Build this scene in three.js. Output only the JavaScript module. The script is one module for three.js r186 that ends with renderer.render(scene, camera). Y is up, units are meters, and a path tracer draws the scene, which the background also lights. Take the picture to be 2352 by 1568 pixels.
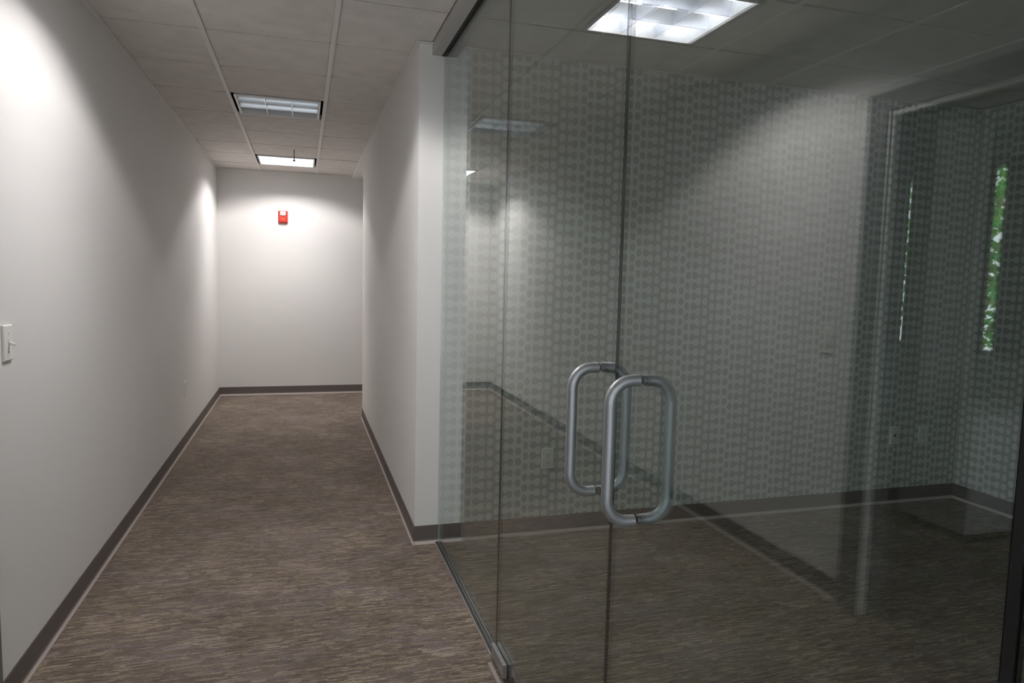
import * as THREE from 'three';
import { RoundedBoxGeometry } from 'three/addons/geometries/RoundedBoxGeometry.js';
import { mergeGeometries } from 'three/addons/utils/BufferGeometryUtils.js';

// ------------------------------------------------------------------ camera, sky, exposure
const scene = new THREE.Scene();
const R = THREE.MathUtils.degToRad;
const camera = new THREE.PerspectiveCamera(2 * Math.atan(784 / 1590.7) * 180 / Math.PI, 2352 / 1568, 0.05, 60);
camera.rotation.order = 'YXZ';
camera.rotation.set(R(-5.133), R(-16.859), R(1.363));
camera.position.set(0, 1.412, 0);
scene.add(camera);
scene.background = new THREE.Color().setRGB(0.90, 0.95, 1.0);   // overcast daylight outside the office windows
scene.backgroundIntensity = 3.5;
const renderer = new THREE.WebGLRenderer({ antialias: true });
renderer.toneMapping = THREE.LinearToneMapping;
renderer.toneMappingExposure = 1.0;
renderer.shadowMap.enabled = true;

// light output of one lit ceiling fixture
const LAMP = { tube: 25, wide: 0.385, narrow: 0.27, color: new THREE.Color().setRGB(1.0, 0.972, 0.955) };

// ------------------------------------------------------------------ measured layout (metres, floor at y = 0, camera at x = z = 0)
const H = 2.574;                         // ceiling grid
const XL = -0.917, XR = 0.562;           // corridor walls
const ZF = -8.485, ZE = -6.94;           // far wall, far end of the right wall
const ZN = -3.55;                        // near end of the right wall = papered wall of the meeting room
const GX = 0.69, GT = 0.005;             // glass plane and half thickness
const XRM = 4.24;                        // right wall of the meeting room
const T = 0.6096, G0 = -0.46, Z0 = -3.744;   // ceiling module and its origin
const J1 = -2.385, J2 = -1.44, J3 = -0.50;   // glass joints
const ROOF = 2.95, ZB = 1.6;             // deck above the ceiling, wall behind the camera

// ------------------------------------------------------------------ helpers
let seed = 20240611;
const rnd = () => { seed = (seed * 1664525 + 1013904223) >>> 0; return seed / 4294967296; };
const used = new Map();
const numbered = (n) => { const k = used.get(n) || 0; used.set(n, k + 1); return k ? `${n}_${String(k).padStart(3, '0')}` : n; };
function finish(o) { o.traverse((m) => { if (m.isMesh) { m.castShadow = true; m.receiveShadow = true; } }); return o; }
function mesh(name, geo, mat, parent) { const m = new THREE.Mesh(geo, mat); m.name = name; m.castShadow = m.receiveShadow = true; if (parent) parent.add(m); return m; }
function thing(name, label, category, [x, y, z] = [0, 0, 0], group) {
  const g = new THREE.Group(); g.name = numbered(name); g.position.set(x, y, z); g.userData = { label, category };
  if (group) g.userData.group = group; scene.add(g); return g;
}
function struct(name, label, category, at) { const g = thing(name, label, category, at); g.userData.kind = 'structure'; return g; }
// box between two corners, uv in metres on every face
function bx(x0, y0, z0, x1, y1, z1) {
  const w = x1 - x0, h = y1 - y0, d = z1 - z0, g = new THREE.BoxGeometry(w, h, d);
  g.translate((x0 + x1) / 2, (y0 + y1) / 2, (z0 + z1) / 2);
  const p = g.attributes.position, n = g.attributes.normal, uv = g.attributes.uv;
  for (let i = 0; i < p.count; i++) {
    const ax = Math.abs(n.getX(i)), ay = Math.abs(n.getY(i));
    if (ax > 0.5) uv.setXY(i, p.getZ(i), p.getY(i)); else if (ay > 0.5) uv.setXY(i, p.getX(i), p.getZ(i)); else uv.setXY(i, p.getX(i), p.getY(i));
  }
  return g;
}
function rbx(x0, y0, z0, x1, y1, z1, r = 0.003) {
  const g = new RoundedBoxGeometry(x1 - x0, y1 - y0, z1 - z0, 2, r); g.translate((x0 + x1) / 2, (y0 + y1) / 2, (z0 + z1) / 2); return g;
}
const merged = (list) => mergeGeometries(list.map((g) => (g.index ? g.toNonIndexed() : g)));
function tex(w, h, fn, { srgb = true, rep } = {}) {
  const d = new Uint8Array(w * h * 4);
  for (let y = 0; y < h; y++) for (let x = 0; x < w; x++) {
    const c = fn(x, y), i = (y * w + x) * 4;
    d[i] = Math.max(0, Math.min(255, c[0])); d[i + 1] = Math.max(0, Math.min(255, c[1])); d[i + 2] = Math.max(0, Math.min(255, c[2])); d[i + 3] = 255;
  }
  const t = new THREE.DataTexture(d, w, h); t.wrapS = t.wrapT = THREE.RepeatWrapping; t.magFilter = THREE.LinearFilter; t.minFilter = THREE.LinearMipmapLinearFilter; t.generateMipmaps = true;
  if (srgb) t.colorSpace = THREE.SRGBColorSpace; if (rep) t.repeat.set(...rep); t.needsUpdate = true; return t;
}
// tiling value noise
function noiseGrid(n) { const a = new Float32Array(n * n); for (let i = 0; i < a.length; i++) a[i] = rnd(); return (u, v) => {
  u = ((u % 1) + 1) % 1 * n; v = ((v % 1) + 1) % 1 * n; const x = Math.floor(u), y = Math.floor(v); let fx = u - x, fy = v - y; fx = fx * fx * (3 - 2 * fx); fy = fy * fy * (3 - 2 * fy);
  const g = (i, j) => a[(j % n) * n + (i % n)]; return (g(x, y) * (1 - fx) + g(x + 1, y) * fx) * (1 - fy) + (g(x, y + 1) * (1 - fx) + g(x + 1, y + 1) * fx) * fy; }; }
const lin = (r, g, b) => new THREE.Color().setRGB(r, g, b);
const std = (c, rough, extra = {}) => new THREE.MeshStandardMaterial({ color: c, roughness: rough, ...extra });

// ------------------------------------------------------------------ materials
const M = {};
M.wall = std(lin(0.785, 0.765, 0.745), 0.62);
M.deck = std(lin(0.05, 0.05, 0.05), 0.95);
M.base = std(lin(0.135, 0.112, 0.104), 0.5);
M.toe = std(lin(0.58, 0.50, 0.47), 0.5);
M.threshold = std(lin(0.34, 0.285, 0.265), 0.6);
M.tee = std(lin(0.80, 0.775, 0.755), 0.5);
M.rail = std(lin(0.85, 0.83, 0.82), 0.4);
M.alu = std(lin(0.62, 0.60, 0.60), 0.4, { metalness: 0.8 });
M.header = std(lin(0.50, 0.485, 0.475), 0.42, { metalness: 0.35 });
M.black = std(lin(0.012, 0.012, 0.012), 0.6);
M.bronze = std(lin(0.045, 0.038, 0.034), 0.5);
M.edge = std(lin(0.006, 0.010, 0.009), 0.25);
M.plate = std(lin(0.82, 0.80, 0.76), 0.38);
M.slot = std(lin(0.03, 0.03, 0.03), 0.6);
M.louver = std(lin(0.88, 0.91, 0.97), 0.3, { metalness: 0.75 });
M.pan = std(lin(0.84, 0.86, 0.9), 0.5);
M.tubeOff = std(lin(0.8, 0.82, 0.85), 0.3);
M.tubeOn = std(lin(0.8, 0.8, 0.8), 0.4, { emissive: LAMP.color.clone(), emissiveIntensity: LAMP.tube });
M.red = std(lin(0.60, 0.035, 0.018), 0.4);
M.redDark = std(lin(0.62, 0.06, 0.03), 0.5);
M.lens = std(lin(0.88, 0.88, 0.86), 0.15);
M.fitting = std(lin(0.50, 0.49, 0.50), 0.38, { metalness: 0.85 });
M.doorFrame = std(lin(0.16, 0.16, 0.165), 0.45);
M.blind = std(lin(0.2, 0.2, 0.21), 0.8);
M.cabinet = std(lin(0.6, 0.6, 0.62), 0.5);

{ // brushed satin steel of the pulls
  const n = noiseGrid(256), b = noiseGrid(32);
  const t = tex(512, 512, (x, y) => { const v = 255 * (0.35 + 0.45 * n(x / 512, y / 512) + 0.2 * b(x / 512, y / 512)); return [v, v, v]; }, { srgb: false, rep: [3, 3] });
  M.steel = std(lin(0.52, 0.52, 0.545), 0.78, { metalness: 0.88, roughnessMap: t, bumpMap: t, bumpScale: 0.00004 });
}
{ // carpet: short yarn dashes in rows across the corridor; 1.6 m repeat
  const N = 2048, rows = 250, col = new Uint8Array(rows * N * 3);
  const big = noiseGrid(7), mid = noiseGrid(22), hue = noiseGrid(13);
  const pal = [[112, 98, 88], [124, 109, 97], [140, 126, 112], [155, 142, 127], [100, 87, 80], [116, 102, 99], [128, 117, 114], [124, 112, 90]];
  for (let r = 0; r < rows; r++) {
    let x = Math.floor(rnd() * 200);
    const end = x + N;
    while (x < end) {
      const len = Math.floor(22 + rnd() * rnd() * 125);
      const u = x / N, v = r / rows, z = big(u, v) * 0.6 + mid(u * 1, v) * 0.4, hh = hue(u, v);
      let k; const q = rnd();
      if (q < 0.10 + 0.16 * z) k = 3; else if (q < 0.28) k = 2; else if (q < 0.50) k = 1; else if (q < 0.68) k = 0; else if (q < 0.84) k = hh > 0.5 ? 5 : 4; else k = hh > 0.5 ? 6 : 7;
      const s = 0.90 + 0.24 * z;
      for (let i = x; i < x + len; i++) { const xx = i % N, o = (r * N + xx) * 3; for (let c = 0; c < 3; c++) col[o + c] = pal[k][c] * s; }
      x += len;
    }
  }
  const fine = noiseGrid(512), fine2 = noiseGrid(900);
  const at = (x, y) => { const rf = y / N * rows, r = Math.floor(rf), f = rf - r, rr = (r + 1) % rows, w = f < 0.6 ? 0 : (f - 0.6) / 0.4;
    const g = 0.81 + 0.2 * fine(x / N, y / N) + 0.1 * fine2(x / N, y / N) - 0.06 * (f > 0.85 || f < 0.08 ? 1 : 0);
    const q = (row, c) => (col[(row * N + x) * 3 + c] + col[(row * N + (x + 4) % N) * 3 + c] + col[(row * N + (x + 8) % N) * 3 + c]) / 3;
    return [0, 1, 2].map((c) => (q(r, c) * (1 - w) + q(rr, c) * w) * g); };
  const map = tex(N, N, at, { rep: [1 / 1.6, 1 / 1.6] });
  const bump = tex(1024, 1024, (x, y) => { const f = (y / 1024 * rows) % 1, v = 255 * (0.55 * fine(x / 1024, y / 1024) + 0.45 * Math.sin(Math.PI * f)); return [v, v, v]; }, { srgb: false, rep: [1 / 1.6, 1 / 1.6] });
  M.carpet = new THREE.MeshPhysicalMaterial({ color: lin(1, 1, 1), roughness: 0.95, map, bumpMap: bump, bumpScale: 0.0025, sheen: 0.7, sheenColor: lin(0.62, 0.53, 0.46), sheenRoughness: 0.45 });
}
{ // mineral ceiling tile: fine speckle and pin holes
  const a = noiseGrid(300), b = noiseGrid(90), c = noiseGrid(9);
  const f = (x, y) => { const p = a(x / 1024, y / 1024), q = b(x / 1024, y / 1024); return p * q; };
  M.tileMap = tex(1024, 1024, (x, y) => { const v = f(x, y), hole = v > 0.72 ? -60 : 0, s = 230 + 12 * (c(x / 1024, y / 1024) - 0.5) + 16 * (a(y / 1024, x / 1024) - 0.5) + hole; return [s, s * 0.975, s * 0.955]; });
  M.tileBump = tex(512, 512, (x, y) => { const v = f(x * 2, y * 2) > 0.66 ? 0 : 180 + 60 * a(x / 512, y / 512); return [v, v, v]; }, { srgb: false });
  M.tile = [0, 1, 2].map((k) => std(lin(...[[1, 1, 1], [0.965, 0.965, 0.96], [0.985, 0.98, 0.985]][k]), 0.92, { map: M.tileMap, bumpMap: M.tileBump, bumpScale: 0.0012 }));
}
{ // wallpaper print: columns of bulbs that interlock between light and dark stripes; repeat 0.32 m x 0.0595 m
  const P = 0.32, V = 0.0595, W = 1024, Ht = 1024, NU = 2, NV = 8;
  const jit = []; for (let i = 0; i < NU * 8 * NV; i++) jit.push([rnd() - 0.5, rnd() - 0.5, rnd() - 0.5, rnd()]);
  const J = (iu, c, iv) => jit[((((iu % NU) + NU) % NU) * 8 + c) * NV + (((iv % NV) + NV) % NV)];
  // columns: x offset, kind (d/l = free oval dark/light on the opposite ground)
  const free = [[0.000, 0, 0], [0.040, 1, 0], [0.158, 0, 1], [0.203, 1, 1]];
  const RX = 0.0168, RY = 0.0218;
  const sm = (a, b, x) => { const t = Math.max(0, Math.min(1, (x - a) / (b - a))); return t * t * (3 - 2 * t); };
  const base = (x, vv) => { // 1 = light ground, 0 = dark ground; interlocking rims at 0.082|0.114 and 0.248|0.274
    const period = (ph) => { let f = (vv / V + ph) % 1; if (f < 0) f += 1; return Math.abs(f - 0.5) * 2; }; // 1 at row centre, 0 half way
    const edge = (xd, xl, phD) => { // dark bulb centre xd, light bulb centre xl, dark bulbs on rows with phase phD
      const dir = Math.sign(xl - xd), mid = (xd + xl) / 2, half = Math.abs(xl - xd) / 2, s = (x - mid) * dir, rD = 1 - period(phD); // rD: 0 at dark row centre .. 1 at light row centre
      // half height of the dark area as a share of half a period
      let hd;
      if (s < -half) { const t = (s + half) / RX; hd = Math.abs(t) < 1 ? 0.74 * Math.sqrt(1 - t * t) : -1; }
      else if (s > half) { const t = (s - half) / RX; hd = Math.abs(t) < 1 ? 1 - 0.74 * Math.sqrt(1 - t * t) : 2; }
      else hd = 0.74 - 0.48 * sm(-half * 0.75, half * 0.75, s);
      return rD < hd ? 0 : 1;
    };
    if (x < 0.136 && x > 0.06) return edge(0.082, 0.114, 0.5);
    if (x > 0.225 && x < 0.297) return edge(0.274, 0.248, 0);
    return x >= 0.136 && x <= 0.225 ? 0 : 1;
  };
  const tone = (X, Y) => {
    const iu = Math.floor(X / P), x = X - iu * P; let g = base(x, Y);
    for (let c = 0; c < 4; c++) for (const sx of [0, P]) {
      const [cx, ph, val] = free[c]; if (Math.abs(x - cx - sx) > 0.03) continue;
      const k = Math.round(Y / V - ph * 0.5); const j = J(iu, c, k);
      const dx = (x - cx - sx) / (RX * (1 + 0.14 * j[2])) - 0.12 * j[0], dy = (Y - (k + ph * 0.5) * V) / RY - 0.08 * j[1];
      const cut = j[3] < 0.35 && dx * (j[3] < 0.18 ? 1 : -1) > 0.72;
      if (Math.pow(Math.abs(dx), 2.1) + Math.pow(Math.abs(dy), 2.1) < 1 && !cut) g = val;
    }
    return g;
  };
  const cx = P * NU / W, cy = V * NV / Ht, cloth = noiseGrid(256);
  const map = tex(W, Ht, (i, j) => { let s = 0; for (const [a, b] of [[0.2, 0.2], [0.7, 0.3], [0.3, 0.7], [0.8, 0.8]]) s += tone((i + a) * cx, (j + b) * cy) / 4;
    const n = 0.97 + 0.06 * cloth(i / W, j / Ht); return [(180 + 43 * s) * n, (180 + 43 * s) * n, (176 + 43 * s) * n]; }, { rep: [1 / (P * NU), 1 / (V * NV)] });
  map.offset.set(-1.127 / (P * NU), 0);
  M.paper = std(lin(1, 1, 1), 0.75, { map });
}
M.glass = new THREE.MeshPhysicalMaterial({ color: lin(0.932, 0.974, 0.965), transmission: 1, thickness: 0, roughness: 0, ior: 1.85, metalness: 0 });
M.pane = new THREE.MeshPhysicalMaterial({ color: lin(0.93, 0.96, 0.95), transmission: 1, thickness: 0, roughness: 0, ior: 1.5 });

// ------------------------------------------------------------------ floor
{
  const f = struct('floor', 'brown and grey streaked carpet running through corridor and glass room', 'floor');
  mesh('carpet', bx(-4.4, -0.12, ZF - 0.15, XRM + 0.15, 0, ZB + 0.15), M.carpet, f);
}
// ------------------------------------------------------------------ walls
const OZ0 = -2.33, OZ1 = 0.9, OY = 2.13;   // office opening in the left wall
{
  const w = struct('wall_left', 'long pale grey painted corridor wall with light switch', 'wall');
  mesh('plaster', bx(XL - 0.12, 0, ZF, XL, ROOF, OZ0), M.wall, w);
  mesh('plaster', bx(XL - 0.12, OY, OZ0, XL, ROOF, OZ1), M.wall, w);
  mesh('plaster', bx(XL - 0.12, 0, OZ1, XL, ROOF, ZB), M.wall, w);
}
{
  const w = struct('wall_far', 'pale grey painted wall closing the end of the corridor', 'wall');
  mesh('plaster', bx(-4.4, 0, ZF - 0.12, 2.62, ROOF, ZF), M.wall, w);
}
{
  const w = struct('wall_right', 'short pale grey painted wall between corridor and glass room', 'wall');
  mesh('plaster', bx(XR, 0, ZE, XR + 0.15, ROOF, ZN), M.wall, w);
  mesh('plaster', bx(XR + 0.15, 0, ZE, 2.5, ROOF, ZE + 0.12), M.wall, w);      // turns into the side passage
}
{
  const w = struct('wall_side_passage', 'pale wall at the end of the side passage', 'wall');
  mesh('plaster', bx(2.5, 0, ZF, 2.62, ROOF, ZE + 0.12), M.wall, w);
}
{
  const w = struct('wall_room_back', 'meeting room wall papered with grey interlocking bubble columns', 'wall');
  mesh('plaster', bx(XR + 0.15, 0, ZN - 0.12, XRM + 0.12, ROOF, ZN), M.wall, w);
  mesh('wallpaper', bx(GX + GT + 0.001, 0.012, ZN, XRM, H + 0.02, ZN + 0.0015), M.paper, w);
}
{
  const w = struct('wall_room_right', 'papered side wall of the meeting room beyond the corner', 'wall');
  mesh('plaster', bx(XRM, 0, ZN, XRM + 0.12, ROOF, ZB), M.wall, w);
  mesh('wallpaper', bx(XRM - 0.0015, 0.012, ZN + 0.0015, XRM, H + 0.02, ZB), M.paper, w);
}
{
  const w = struct('wall_behind', 'plain pale wall with tall windows behind the viewer', 'wall');
  const xs = [-4.4, -3.1, -1.9, -0.75, 0.45, XRM + 0.12];
  for (let k = 0; k < 5; k++) {
    if (k % 2 === 0) { mesh('plaster', bx(xs[k], 0, ZB, xs[k + 1], ROOF, ZB + 0.12), M.wall, w); continue; }
    mesh('plaster', bx(xs[k], 0, ZB, xs[k + 1], 0.35, ZB + 0.12), M.wall, w); mesh('plaster', bx(xs[k], 2.4, ZB, xs[k + 1], ROOF, ZB + 0.12), M.wall, w);
    const g = struct(`window_${4 + (k - 1) / 2}`, ['tall window of the office behind the viewer', 'tall window at the corridor end behind the viewer'][(k - 1) / 2], 'window');
    mesh('pane', bx(xs[k], 0.35, ZB + 0.05, xs[k + 1], 2.4, ZB + 0.056), M.pane, g);
    for (const x of [xs[k], xs[k + 1] - 0.04]) mesh('window_frame', bx(x, 0.35, ZB + 0.03, x + 0.04, 2.4, ZB + 0.08), M.doorFrame, g);
  }
}
{ // soffit over the side passage
  const s = struct('ceiling_soffit', 'low plaster ceiling over the side passage opening', 'ceiling');
  mesh('plaster', bx(XR, 2.542, ZF, 2.5, ROOF, ZE), M.wall, s);
}
// ------------------------------------------------------------------ ceiling: grid, tiles, deck
const FIX = [{ row: -2, lit: true }, { row: 2, lit: false }, { row: 6, lit: true, power: 2.0 }];   // fixture rows counted from Z0
const zRow = (k) => Z0 - k * T;                       // near edge of row k
{
  const c = struct('ceiling', 'suspended ceiling of square mineral tiles in a white grid', 'ceiling');
  mesh('deck', bx(-4.4, ROOF, ZF - 0.12, XRM + 0.12, ROOF + 0.1, ZB + 0.12), M.deck, c);
  const tileGeo = new Map(), XH = GX - 0.066;
  const tileUV = (g) => { const uv = g.attributes.uv, p = g.attributes.position, ou = rnd(), ov = rnd(); for (let q = 0; q < p.count; q++) uv.setXY(q, p.getX(q) / T + ou, p.getZ(q) / T + ov); return g; };
  const put = (g, x, z) => { const m = mesh('ceiling_tile', g, M.tile[Math.floor(rnd() * 3)], c); m.position.set(x, H + 0.0078 + rnd() * 0.003, z); m.rotation.set((rnd() - 0.5) * 0.004, 0, (rnd() - 0.5) * 0.005); };
  const tile = (l, r, f, n) => {
    const w = r - l - 0.006, d = n - f - 0.015, key = `${w.toFixed(3)}_${d.toFixed(3)}_${Math.floor(rnd() * 3)}`;
    if (!tileGeo.has(key)) tileGeo.set(key, tileUV(new THREE.BoxGeometry(w, 0.014, d)));
    put(tileGeo.get(key), (l + r) / 2, (f + n) / 2);
  };
  for (const room of [false, true]) {
    const x0 = room ? GX + 0.066 : XL, za = room ? ZN : ZF, zb = ZB;
    const xr = (z) => (room ? XRM : z < ZN ? XR : XH);            // right edge of the ceiling at depth z
    for (let i = -2; i < 9; i++) for (let k = -10; k < 9; k++) {
      const a0 = G0 + i * T, a1 = a0 + T, b1 = zRow(k), b0 = b1 - T;
      const f = Math.max(b0, za), n = Math.min(b1, zb), l = Math.max(a0, x0), rf = Math.min(a1, xr(f + 0.001)), rn = Math.min(a1, xr(n - 0.001));
      if (rn - l < 0.02 || n - f < 0.02) continue;
      if (!room && i === 0 && FIX.some((q) => q.row === k)) continue;
      if (Math.abs(rf - rn) < 1e-6) { tile(l, rn, f, n); continue; }
      const e = 0.004, sh = new THREE.Shape([[l + e, -n + e], [rn - e, -n + e], [rn - e, -ZN - e], [rf - e, -ZN - e], [rf - e, -f - e], [l + e, -f - e]].map((q) => new THREE.Vector2(...q)));   // tile notched round the wall end
      const g = new THREE.ExtrudeGeometry(sh, { depth: 0.014, bevelEnabled: false }); g.rotateX(-Math.PI / 2); g.translate(0, -0.007, 0); put(tileUV(g), 0, 0);
    }
    for (let i = -2; i < 9; i++) {      // main tees along the corridor
      const x = G0 + i * T; if (x < x0 + 0.02 || x > xr(ZB) - 0.02) continue; const f = x > xr(ZF) && !room ? ZN : za;
      mesh('ceiling_tee', merged([bx(x - 0.012, H - 0.004, f, x + 0.012, H, zb), bx(x - 0.002, H, f, x + 0.002, H + 0.03, zb)]), M.tee, c);
    }
    for (let k = -10; k < 9; k++) {     // cross tees between them
      const z = zRow(k); if (z < za + 0.02 || z > zb - 0.02) continue;
      for (let i = -3; i < 9; i++) {
        const l = Math.max(G0 + i * T + 0.0125, x0 + 0.001), q = Math.min(G0 + (i + 1) * T - 0.0125, xr(z) - 0.001); if (q - l < 0.02) continue;
        mesh('cross_tee', merged([bx(l, H + 0.019, z - 0.012, q, H + 0.021, z + 0.012), bx(l, H + 0.021, z - 0.002, q, H + 0.04, z + 0.002)]), M.tee, c);
      }
    }
    const a = 0.022, xe = xr(ZB), angles = [[x0, za, x0 + a, zb], [x0 + a, zb - a, xe - a, zb]];      // wall angle round the edge
    if (room) angles.push([xe - a, za, xe, zb], [x0 + a, za, xe - a, za + a]);
    else angles.push([XR - a, ZF, XR, ZN + a], [XR, ZN, XH, ZN + a], [x0 + a, za, XR - a, za + a]);
    for (const [q0, s0, q1, s1] of angles) mesh('wall_angle', bx(q0, H - 0.0044, s0, q1, H - 0.0004, s1), M.tee, c);
  }
}
// ------------------------------------------------------------------ baseboards (cove base with a lighter toe)
function profileRun(pts, [x0, z0], [x1, z1], [nx, nz]) {   // sweep a closed (out, up) profile along a straight run
  const pos = [], N = pts.length, ends = [[x0, z0], [x1, z1]];
  const P = (e, i) => [ends[e][0] + nx * pts[i][0], pts[i][1], ends[e][1] + nz * pts[i][0]];
  for (let i = 0; i < N; i++) { const j = (i + 1) % N; pos.push(...P(0, i), ...P(1, i), ...P(1, j), ...P(0, i), ...P(1, j), ...P(0, j)); }
  for (let i = 1; i < N - 1; i++) { pos.push(...P(0, 0), ...P(0, i + 1), ...P(0, i)); pos.push(...P(1, 0), ...P(1, i), ...P(1, i + 1)); }
  const g = new THREE.BufferGeometry(); g.setAttribute('position', new THREE.Float32BufferAttribute(pos, 3)); g.setAttribute('uv', new THREE.Float32BufferAttribute(new Float32Array(pos.length / 3 * 2), 2)); g.computeVertexNormals(); return g;
}
const BASE = [[0, 0.018], [0.0075, 0.018], [0.0045, 0.026], [0.004, 0.097], [0.003, 0.1], [0, 0.1]];
const TOE = [[0, 0], [0.0125, 0], [0.0125, 0.004], [0.0095, 0.01], [0.008, 0.018], [0, 0.018]];
function baseboard(name, label, runs) {
  const g = struct(name, label, 'baseboard');
  for (const [a, b, n, ea = 0, eb = 0] of runs) {      // ea, eb: outside corners at the start or end of the run
    const l = Math.hypot(b[0] - a[0], b[1] - a[1]), u = [(b[0] - a[0]) / l, (b[1] - a[1]) / l], ext = (d) => [[a[0] - u[0] * d * ea, a[1] - u[1] * d * ea], [b[0] + u[0] * d * eb, b[1] + u[1] * d * eb]];
    mesh('cove_base', profileRun(BASE, ...ext(0.0045), n), M.base, g); mesh('toe', profileRun(TOE, ...ext(0.0125), n), M.toe, g).userData.label = 'light line along the foot of the cove base'; }
}
baseboard('baseboard_left', 'brown vinyl cove base along the long corridor wall', [[[XL, ZF], [XL, -2.436], [1, 0]]]);
baseboard('baseboard_far', 'brown vinyl cove base on the corridor end wall', [[[XL, ZF], [2.5, ZF], [0, 1]]]);
baseboard('baseboard_right', 'brown vinyl cove base wrapping the short corridor wall', [[[XR, ZE], [XR, ZN], [-1, 0], 1, 1], [[XR, ZN], [GX - GT - 0.0005, ZN], [0, 1]], [[XR, ZE], [2.5, ZE], [0, -1]]]);
baseboard('baseboard_room_back', 'dark vinyl cove base below the papered back wall', [[[GX + GT + 0.0005, ZN], [XRM, ZN], [0, 1]]]);
baseboard('baseboard_room_right', 'dark vinyl cove base below the papered side wall', [[[XRM, ZN + 0.004], [XRM, ZB], [-1, 0]]]);

// ------------------------------------------------------------------ ceiling light fixtures
function curvedBlade(len, alongX) {    // parabolic louver blade: thin lower edge, wide top, concave sides
  const s = new THREE.Shape(), d = 0.058, t = 0.0016, w = 0.022;
  s.moveTo(-t, 0); s.quadraticCurveTo(-t * 1.6, d * 0.55, -w, d); s.lineTo(w, d); s.quadraticCurveTo(t * 1.6, d * 0.55, t, 0); s.closePath();
  const g = new THREE.ExtrudeGeometry(s, { depth: len, bevelEnabled: false, curveSegments: 8 }); g.translate(0, 0, -len / 2);
  if (alongX) g.rotateY(Math.PI / 2); return g;
}
function lightFixture(z, lit, label, power = 1) {
  const o = thing('ceiling_light', label, 'light fixture', [G0 + T / 2, H, z], 'square louvered corridor lights');
  const s = 0.276, in_ = 0.262;       // half sizes: outer rail, inside
  for (const [x0, z0, x1, z1] of [[-s, -s, -in_, s], [in_, -s, s, s], [-in_, -s, in_, -in_], [-in_, in_, in_, s]])
    mesh('frame_rail', bx(x0, -0.004, z0, x1, 0.006, z1), M.rail, o);
  const hs = [];
  for (const sg of [-1, 1]) { hs.push(bx(Math.min(sg * in_, sg * (in_ + 0.004)), 0.006, -in_, Math.max(sg * in_, sg * (in_ + 0.004)), 0.115, in_)); hs.push(bx(-in_, 0.006, Math.min(sg * in_, sg * (in_ + 0.004)), in_, 0.115, Math.max(sg * in_, sg * (in_ + 0.004)))); }
  hs.push(bx(-in_ - 0.004, 0.115, -in_ - 0.004, in_ + 0.004, 0.12, in_ + 0.004));
  mesh('housing', merged(hs), M.pan, o);
  for (const u of [-1, 1]) {
    const pts = []; for (const [x, zz] of [[-0.045, -0.2], [-0.045, 0.15]]) pts.push(new THREE.Vector3(x, 0, zz));
    for (let k = 1; k < 8; k++) { const a = Math.PI * k / 8; pts.push(new THREE.Vector3(-0.045 * Math.cos(a), 0, 0.15 + 0.045 * Math.sin(a))); }
    pts.push(new THREE.Vector3(0.045, 0, 0.15), new THREE.Vector3(0.045, 0, -0.2));
    const g = new THREE.TubeGeometry(new THREE.CatmullRomCurve3(pts, false, 'catmullrom', 0.1), 24, 0.018, 8); g.translate(u * 0.125, 0.09, 0.01);
    mesh('lamp_tube', g, lit ? M.tubeOn : M.tubeOff, o);
  }
  for (const k of [-1, 1]) {
    const a = mesh('louver_blade', curvedBlade(2 * in_ - 0.002, false), M.louver, o); a.position.set(k * in_ / 3, 0.002, 0);
    const b = mesh('louver_blade', curvedBlade(2 * in_ - 0.002, true), M.louver, o); b.position.set(0, 0.0025, k * in_ / 3);
  }
  if (lit) {
    const spot = (x, zz, I, ang, pen, rad, y) => {
      const l = new THREE.SpotLight(LAMP.color, I, 0, R(ang), pen, 2); l.position.set(x, y, zz); l.target.position.set(x, -2, zz); l.castShadow = true; l.shadow.radius = rad; l.name = 'lamp'; o.add(l, l.target);
    };
    for (const i of [-1, 0, 1]) for (const j of [-1, 0, 1]) spot(i * 0.17, j * 0.17, LAMP.wide, 68, 0.05, 2, -0.012);
    for (const i of [-1, 1]) for (const j of [-1, 1]) spot(i * 0.12, j * 0.12, LAMP.narrow * 2.25 * power, 52, 1, 3, -0.014);
  }
  return o;
}
for (const [q, label] of [[FIX[0], 'glowing louvered ceiling light above the corridor beside the glass doors'], [FIX[1], 'unlit louvered ceiling light with grey cells in the corridor ceiling'], [FIX[2], 'glowing louvered ceiling light near the red alarm wall']])
  lightFixture(zRow(q.row) - T / 2, q.lit, label, q.power);

// ------------------------------------------------------------------ glass front
{ // header rail and fixed panels
  const g = struct('trim_1', 'satin grey header rail holding the glass under the ceiling', 'rail');
  mesh('header_rail', merged([bx(GX - 0.066, H - 0.055, ZN, GX - 0.018, H + 0.02, ZB), bx(GX + 0.018, H - 0.055, ZN, GX + 0.066, H + 0.02, ZB), bx(GX - 0.018, H - 0.03, ZN, GX + 0.018, H + 0.02, ZB)]), M.header, g);
  mesh('gasket', merged([bx(GX - 0.0175, H - 0.056, ZN, GX - GT - 0.001, H - 0.031, ZB), bx(GX + GT + 0.001, H - 0.056, ZN, GX + 0.0175, H - 0.031, ZB)]), M.black, g);
}
function glassPane(parent, z0, z1, y0, y1, e0 = true, e1 = true) {
  mesh('glass_pane', bx(GX - GT, y0, z0 + 0.002, GX + GT, y1, z1 - 0.002), M.glass, parent).userData.label = 'clear greenish glass';
  if (e0) mesh('glass_edge', bx(GX - 0.0025, y0, z0 + 0.0005, GX + 0.0025, y1, z0 + 0.0019), M.edge, parent);
  if (e1) mesh('glass_edge', bx(GX - 0.0025, y0, z1 - 0.0019, GX + 0.0025, y1, z1 - 0.0005), M.edge, parent);
}
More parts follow.
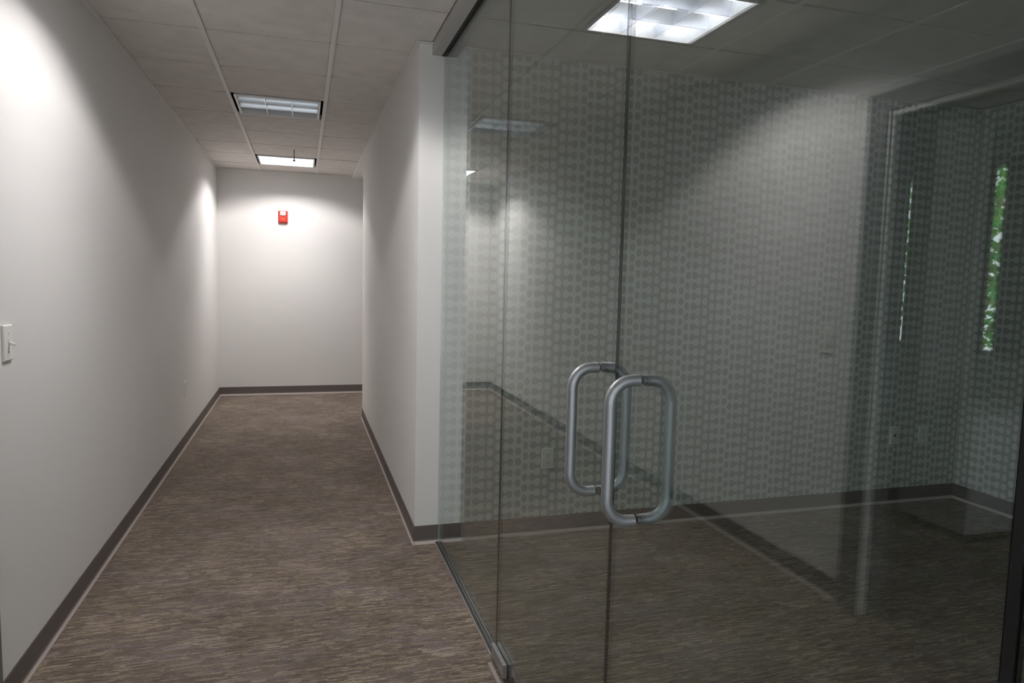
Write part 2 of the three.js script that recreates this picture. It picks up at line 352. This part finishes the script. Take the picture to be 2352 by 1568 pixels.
{
  const g = struct('window_1', 'fixed glass sidelight between corridor wall and glass door', 'glass panel');
  glassPane(g, ZN, J1, 0.012, H - 0.031, false, true);
  const za = ZN + 0.013, zb = J1 - 0.003;
  mesh('floor_channel', merged([bx(GX - 0.0215, 0, za, GX - 0.0185, 0.012, zb), bx(GX + 0.0185, 0, za, GX + 0.0215, 0.012, zb), bx(GX - 0.0185, 0, za, GX + 0.0185, 0.004, zb)]), M.alu, g).userData.label = 'slim aluminium channel on the carpet';
  for (const q of [-1, 1]) mesh('gasket', bx(Math.min(q * 0.0183, q * (GT + 0.0004)) + GX, 0.004, za, Math.max(q * 0.0183, q * (GT + 0.0004)) + GX, 0.011, zb), M.bronze, g);
}
{
  const g = struct('window_2', 'fixed glass panel past the second glass door', 'glass panel');
  glassPane(g, J3 + 0.012, ZB - 0.3, 0.012, H - 0.031, true, false);
  mesh('seal', bx(GX - 0.006, 0.012, J3 - 0.002, GX + 0.006, H - 0.06, J3 + 0.009), M.black, g);
  mesh('jamb', bx(GX - 0.05, 0, ZB - 0.3, GX + 0.05, H - 0.056, ZB), M.wall, g);
}
function pullCurve(dir) {
  const r = 0.048, out = 0.072, pts = [], y = 0.1525, x0 = 0.0076;
  pts.push([x0, y]); pts.push([out - r - 0.004, y]);
  for (let k = 1; k <= 8; k++) { const a = Math.PI / 2 * k / 8; pts.push([out - r + r * Math.sin(a), y - r + r * Math.cos(a)]); }
  const low = pts.map(([a, b]) => [a, -b]).reverse();
  const all = [...pts, [out, 0.03], [out, -0.03], ...low].map(([a, b]) => new THREE.Vector3(dir * a, b, 0));
  return new THREE.CatmullRomCurve3(all, false, 'catmullrom', 0.05);
}
function pull(parent, z) {
  for (const dir of [-1, 1]) {
    const h = new THREE.Group(); h.name = 'pull_handle'; h.position.set(GX, 1.052, z); parent.add(h); h.userData.label = dir < 0 ? 'brushed steel pull on the corridor side' : 'brushed steel pull on the room side';
    const caps = [1, -1].map((s) => { const c = new THREE.CylinderGeometry(0.0128, 0.0128, 0.003, 24); c.rotateZ(Math.PI / 2); c.translate(dir * 0.0092, s * 0.1525, 0); return c; });
    mesh('bar', merged([new THREE.TubeGeometry(pullCurve(dir), 120, 0.0128, 20), ...caps]), M.steel, h);
    for (const s of [1, -1]) { const c = new THREE.CylinderGeometry(0.0108, 0.0108, 0.0024, 20); c.rotateZ(Math.PI / 2); c.translate(dir * (GT + 0.0013), s * 0.1525, 0); mesh('washer', c, M.black, h); }
  }
}
function patchFitting(parent, z0, z1, y0, y1) {
  for (const s of [-1, 1]) mesh('patch_fitting', rbx(Math.min(GX + s * (GT + 0.0012), GX + s * 0.021), y0, z0, Math.max(GX + s * (GT + 0.0012), GX + s * 0.021), y1, z1, 0.0015), M.fitting, parent).userData.label = 'dark metal corner patch clamping the glass';
}
{
  const d = struct('door_1', 'frameless glass door hung beside the fixed sidelight', 'glass door');
  glassPane(d, J1 + 0.002, J2 - 0.001, 0.009, H - 0.06); pull(d, -1.531); patchFitting(d, J1 + 0.004, J1 + 0.162, 0.009, 0.06);
}
{
  const d = struct('door_2', 'frameless glass door meeting the first one at the pulls', 'glass door');
  glassPane(d, J2 + 0.002, J3 - 0.004, 0.009, H - 0.06); pull(d, -1.316); patchFitting(d, J3 - 0.166, J3 - 0.006, 0.009, 0.06);
}
{
  const t = struct('trim_2', 'tan threshold strip on the carpet under the glass doors', 'threshold');
  mesh('threshold', rbx(GX - 0.043, 0, J1 + 0.035, GX - 0.028, 0.005, J3, 0.002), M.threshold, t);
}
// ------------------------------------------------------------------ small wall things
{ // fire alarm strobe on the far wall
  const o = thing('fire_alarm', 'red fire alarm with white strobe lens on the end wall', 'fire alarm', [-0.216, 1.991, ZF]);
  mesh('back_plate', rbx(-0.052, 0, 0, 0.052, 0.139, 0.022, 0.004), M.red, o);
  mesh('body', rbx(-0.042, 0.008, 0.018, 0.042, 0.132, 0.045, 0.008), M.red, o);
  mesh('horn_grille', rbx(-0.02, 0.026, 0.043, 0.02, 0.058, 0.049, 0.002), M.redDark, o);
  const l = new THREE.SphereGeometry(1, 24, 12); l.scale(0.034, 0.02, 0.022); l.translate(0, 0.098, 0.044); mesh('strobe_lens', l, M.lens, o);
  mesh('lens_frame', rbx(-0.03, 0.105, 0.04, 0.03, 0.13, 0.052, 0.003), M.lens, o);
}
function wallPlate(name, label, category, at, turn, group) {
  const o = thing(name, label, category, at, group); o.rotation.y = turn;
  const w = 0.036, h = 0.058, s = new THREE.Shape([[-w, -h], [w, -h], [w, h], [-w, h]].map((q) => new THREE.Vector2(...q)));
  const g = new THREE.ExtrudeGeometry(s, { depth: 0.001, bevelEnabled: true, bevelThickness: 0.005, bevelSize: 0.0035, bevelOffset: -0.0035, bevelSegments: 2 });
  g.translate(0, 0, 0.0025); g.scale(1, 1, 0.9);
  mesh('plate', g, M.plate, o); return o;
}
function receptacle(o) {
  for (const s of [-1, 1]) {
    const c = new THREE.CylinderGeometry(0.017, 0.017, 0.002, 28); c.rotateX(Math.PI / 2); c.scale(1, 0.86, 1); c.translate(0, s * 0.0195, 0.0085); const f = mesh('receptacle', c, M.plate, o);
    for (const [x, hh] of [[-0.0063, 0.0085], [0.0063, 0.007]]) mesh('slot', bx(x - 0.0014, s * 0.0195 + 0.002 - hh / 2, 0.0093, x + 0.0014, s * 0.0195 + 0.002 + hh / 2, 0.0099), M.slot, f);
    const q = new THREE.CylinderGeometry(0.0026, 0.0026, 0.0006, 12); q.rotateX(Math.PI / 2); q.translate(0, s * 0.0195 - 0.0082, 0.0096); mesh('slot', q, M.slot, f);
  }
  const q = new THREE.CylinderGeometry(0.003, 0.003, 0.001, 12); q.rotateX(Math.PI / 2); q.translate(0, 0, 0.008); mesh('screw', q, M.alu, o);
}
{
  const o = wallPlate('light_switch', 'white toggle light switch on the long corridor wall', 'light switch', [XL, 1.169, -2.598], Math.PI / 2);
  mesh('toggle_slot', bx(-0.0052, -0.012, 0.0078, 0.0052, 0.012, 0.0092), M.plate, o);
  const t = rbx(-0.0042, -0.004, 0, 0.0042, 0.004, 0.02, 0.0015); t.rotateX(R(24)); t.translate(0, 0.001, 0.007); mesh('toggle', t, M.plate, o);
  for (const s of [-1, 1]) { const q = new THREE.CylinderGeometry(0.003, 0.003, 0.001, 12); q.rotateX(Math.PI / 2); q.translate(0, s * 0.03, 0.008); mesh('screw', q, M.alu, o); }
}
receptacle(wallPlate('power_outlet', 'white power outlet low on the long corridor wall', 'outlet', [XL, 0.474, -6.055], Math.PI / 2));
receptacle(wallPlate('power_outlet', 'white duplex outlet on bubble wallpaper behind the glass door pulls', 'outlet', [1.298, 0.428, ZN + 0.0015], 0));
{
  const o = wallPlate('data_outlet', 'grey single port data plate near the papered room corner', 'outlet', [3.707, 0.454, ZN + 0.0015], 0);
  mesh('port', rbx(-0.008, -0.008, 0.006, 0.008, 0.008, 0.009, 0.001), M.slot, o);
}
receptacle(wallPlate('power_outlet', 'duplex outlet beside the data plate near the papered room corner', 'outlet', [3.943, 0.453, ZN + 0.0015], 0));
{ // thin sprinkler drop near the far light
  const o = thing('sprinkler_head', 'small dark sprinkler drop hanging before the far ceiling light', 'sprinkler', [-0.075, H - 0.1, -6.95]);
  mesh('drop_pipe', new THREE.CylinderGeometry(0.0035, 0.0035, 0.1, 10).translate(0, 0.05, 0), M.black, o);
  mesh('deflector', new THREE.CylinderGeometry(0.011, 0.008, 0.012, 16).translate(0, -0.002, 0), M.black, o);
}
// ------------------------------------------------------------------ office across the corridor, seen mirrored in the glass
const OX = -4.2;
{ // frame of the opening
  const f = struct('trim_3', 'dark metal frame round the office opening in the long wall', 'door frame');
  const fr = (x0, x1) => { mesh('frame_face', bx(x0, 0, OZ0 - 0.105, x1, OY + 0.08, OZ0 - 0.0), M.doorFrame, f); mesh('frame_face', bx(x0, OY, OZ0, x1, OY + 0.08, OZ1), M.doorFrame, f); };
  fr(XL, XL + 0.012); 
  mesh('jamb_lining', bx(XL - 0.12, 0, OZ0, XL - 0.03, OY, OZ0 + 0.016), M.doorFrame, f);
  mesh('head_lining', bx(XL - 0.12, OY - 0.016, OZ0 + 0.016, XL - 0.03, OY, OZ1), M.doorFrame, f);
  mesh('glazing_bead', bx(XL - 0.03, 0, OZ0, XL + 0.004, OY, OZ0 + 0.016), M.wall, f).userData.label = 'pale bead inside the dark frame';
  mesh('glazing_bead', bx(XL - 0.03, OY - 0.022, OZ0 + 0.022, XL + 0.004, OY, OZ1), M.wall, f);
}
const WIN = [[-5.62, -3.9]];
{
  const w = struct('wall_office', 'pale office wall with a blinded window across the corridor', 'wall');
  const zs = [ZF, WIN[0][0], WIN[0][1], ZB];
  for (let k = 0; k < 3; k++) {
    if (k % 2 === 0) mesh('plaster', bx(OX - 0.15, 0, zs[k], OX, ROOF, zs[k + 1]), M.wall, w);
    else { mesh('plaster', bx(OX - 0.15, 0, zs[k], OX, 0.9, zs[k + 1]), M.wall, w); mesh('plaster', bx(OX - 0.15, 2.46, zs[k], OX, ROOF, zs[k + 1]), M.wall, w); }
  }
}
WIN.forEach(([a, b], i) => {
  const w = struct(`window_${3 + i}`, 'office window behind dark vertical blinds', 'window');
  mesh('pane', bx(OX - 0.09, 0.9, a, OX - 0.084, 2.46, b), M.pane, w);
  for (const z of [a, (a + b) / 2 - 0.02, b - 0.04]) mesh('window_frame', bx(OX - 0.11, 0.9, z, OX - 0.06, 2.46, z + 0.04), M.doorFrame, w);
});
{
  const c = struct('ceiling_office', 'plain pale ceiling of the office across the corridor', 'ceiling');
  mesh('plaster', bx(OX, 2.62, ZF, XL - 0.12, 2.7, ZB), M.wall, c);
  const w = struct('wall_office_end', 'plain end wall of the office across the corridor', 'wall');
  mesh('plaster', bx(OX, 0, -6.4, XL - 0.12, 2.62, -6.28), M.wall, w);
}
{
  const o = thing('vertical_blind', 'dark vertical slat blind in the office window mirrored by the glass', 'blind', [OX + 0.05, 0.86, 0]);
  mesh('headrail', bx(-0.03, 1.6, WIN[0][0], 0.03, 1.64, WIN[0][1]), M.blind, o);
  for (let z = WIN[0][0] + 0.045; z < WIN[0][1] - 0.03; z += 0.083) {
    const gap1 = z > -5.46 && z < -5.27, gap2 = z > -4.46 && z < -4.395;
    if (gap1 || gap2) continue;
    const m = mesh('slat', bx(-0.002, 0, -0.046, 0.002, 1.6, 0.046), M.blind, o); m.position.z = z; m.rotation.y = 0.12;
  }
}
{
  const o = thing('office_cabinet', 'low pale cabinet in the office mirrored by the glass', 'cabinet', [-2.12, 0, -2.83]);
  mesh('body', rbx(-1.1, 0.06, -0.45, 0, 0.736, 0, 0.006), M.cabinet, o);
  mesh('plinth', bx(-1.06, 0, -0.42, -0.04, 0.06, -0.03), M.black, o);
}
{
  const o = struct('wall_column', 'pale square column in the office mirrored by the glass', 'column');
  mesh('plaster', bx(-3.45, 0, -4.1, -2.93, 2.62, -3.95), M.wall, o);
}
{ // garden beyond the office windows
  const g = struct('ground', 'grass ground outside the office windows', 'ground'); mesh('grass', bx(-14, -0.3, -12, OX - 0.15, -0.12, 6), std(lin(0.06, 0.12, 0.03), 0.95), g);
  const leaf = new THREE.BufferGeometry(); leaf.setAttribute('position', new THREE.Float32BufferAttribute([0, 0, 0, 0.03, 0.05, 0.008, 0, 0.12, 0, -0.03, 0.05, 0.008], 3)); leaf.setIndex([0, 1, 2, 0, 2, 3]); leaf.setAttribute('uv', new THREE.Float32BufferAttribute(new Float32Array(8), 2)); leaf.computeVertexNormals();
  const lm = new THREE.MeshPhysicalMaterial({ color: lin(0.16, 0.42, 0.10), roughness: 0.9, transmission: 0.35, thickness: 0, side: THREE.DoubleSide });
  const bark = std(lin(0.12, 0.09, 0.07), 0.9);
  for (const [x, z, h, w, label] of [[-6.4, -5.9, 3.2, 1.0, 'middle leafy green shrub outside the blinded office window'], [-6.7, -4.3, 3.0, 1.0, 'lowest leafy green shrub outside the blinded office window'], [-7.2, -7.4, 3.4, 1.1, 'tallest leafy green shrub outside the blinded office window']]) {
    const t = thing('garden_shrub', label, 'shrub', [x, -0.12, z], 'shrubs outside the office');
    mesh('stem', new THREE.CylinderGeometry(0.03, 0.05, h * 0.8, 8).translate(0, h * 0.4, 0), bark, t);
    const im = new THREE.InstancedMesh(leaf, lm, 1500); im.name = 'foliage'; im.userData.kind = 'stuff'; const m = new THREE.Matrix4(), q = new THREE.Quaternion(), e = new THREE.Euler();
    for (let k = 0; k < 1500; k++) { const a = rnd() * 6.283, r = Math.sqrt(rnd()) * w, y = 0.3 + rnd() * (h - 0.3); e.set(rnd() * 3 - 1.5, rnd() * 6.28, rnd() * 3 - 1.5); q.setFromEuler(e); m.compose(new THREE.Vector3(Math.cos(a) * r, y, Math.sin(a) * r), q, new THREE.Vector3(1, 1, 1).multiplyScalar(0.8 + rnd() * 0.9)); im.setMatrixAt(k, m); im.setColorAt(k, lin(0.5 + rnd() * 1.1, 0.6 + rnd() * 0.9, 0.5 + rnd() * 0.4)); }
    im.castShadow = im.receiveShadow = true; t.add(im);
  }
}
renderer.render(scene, camera);
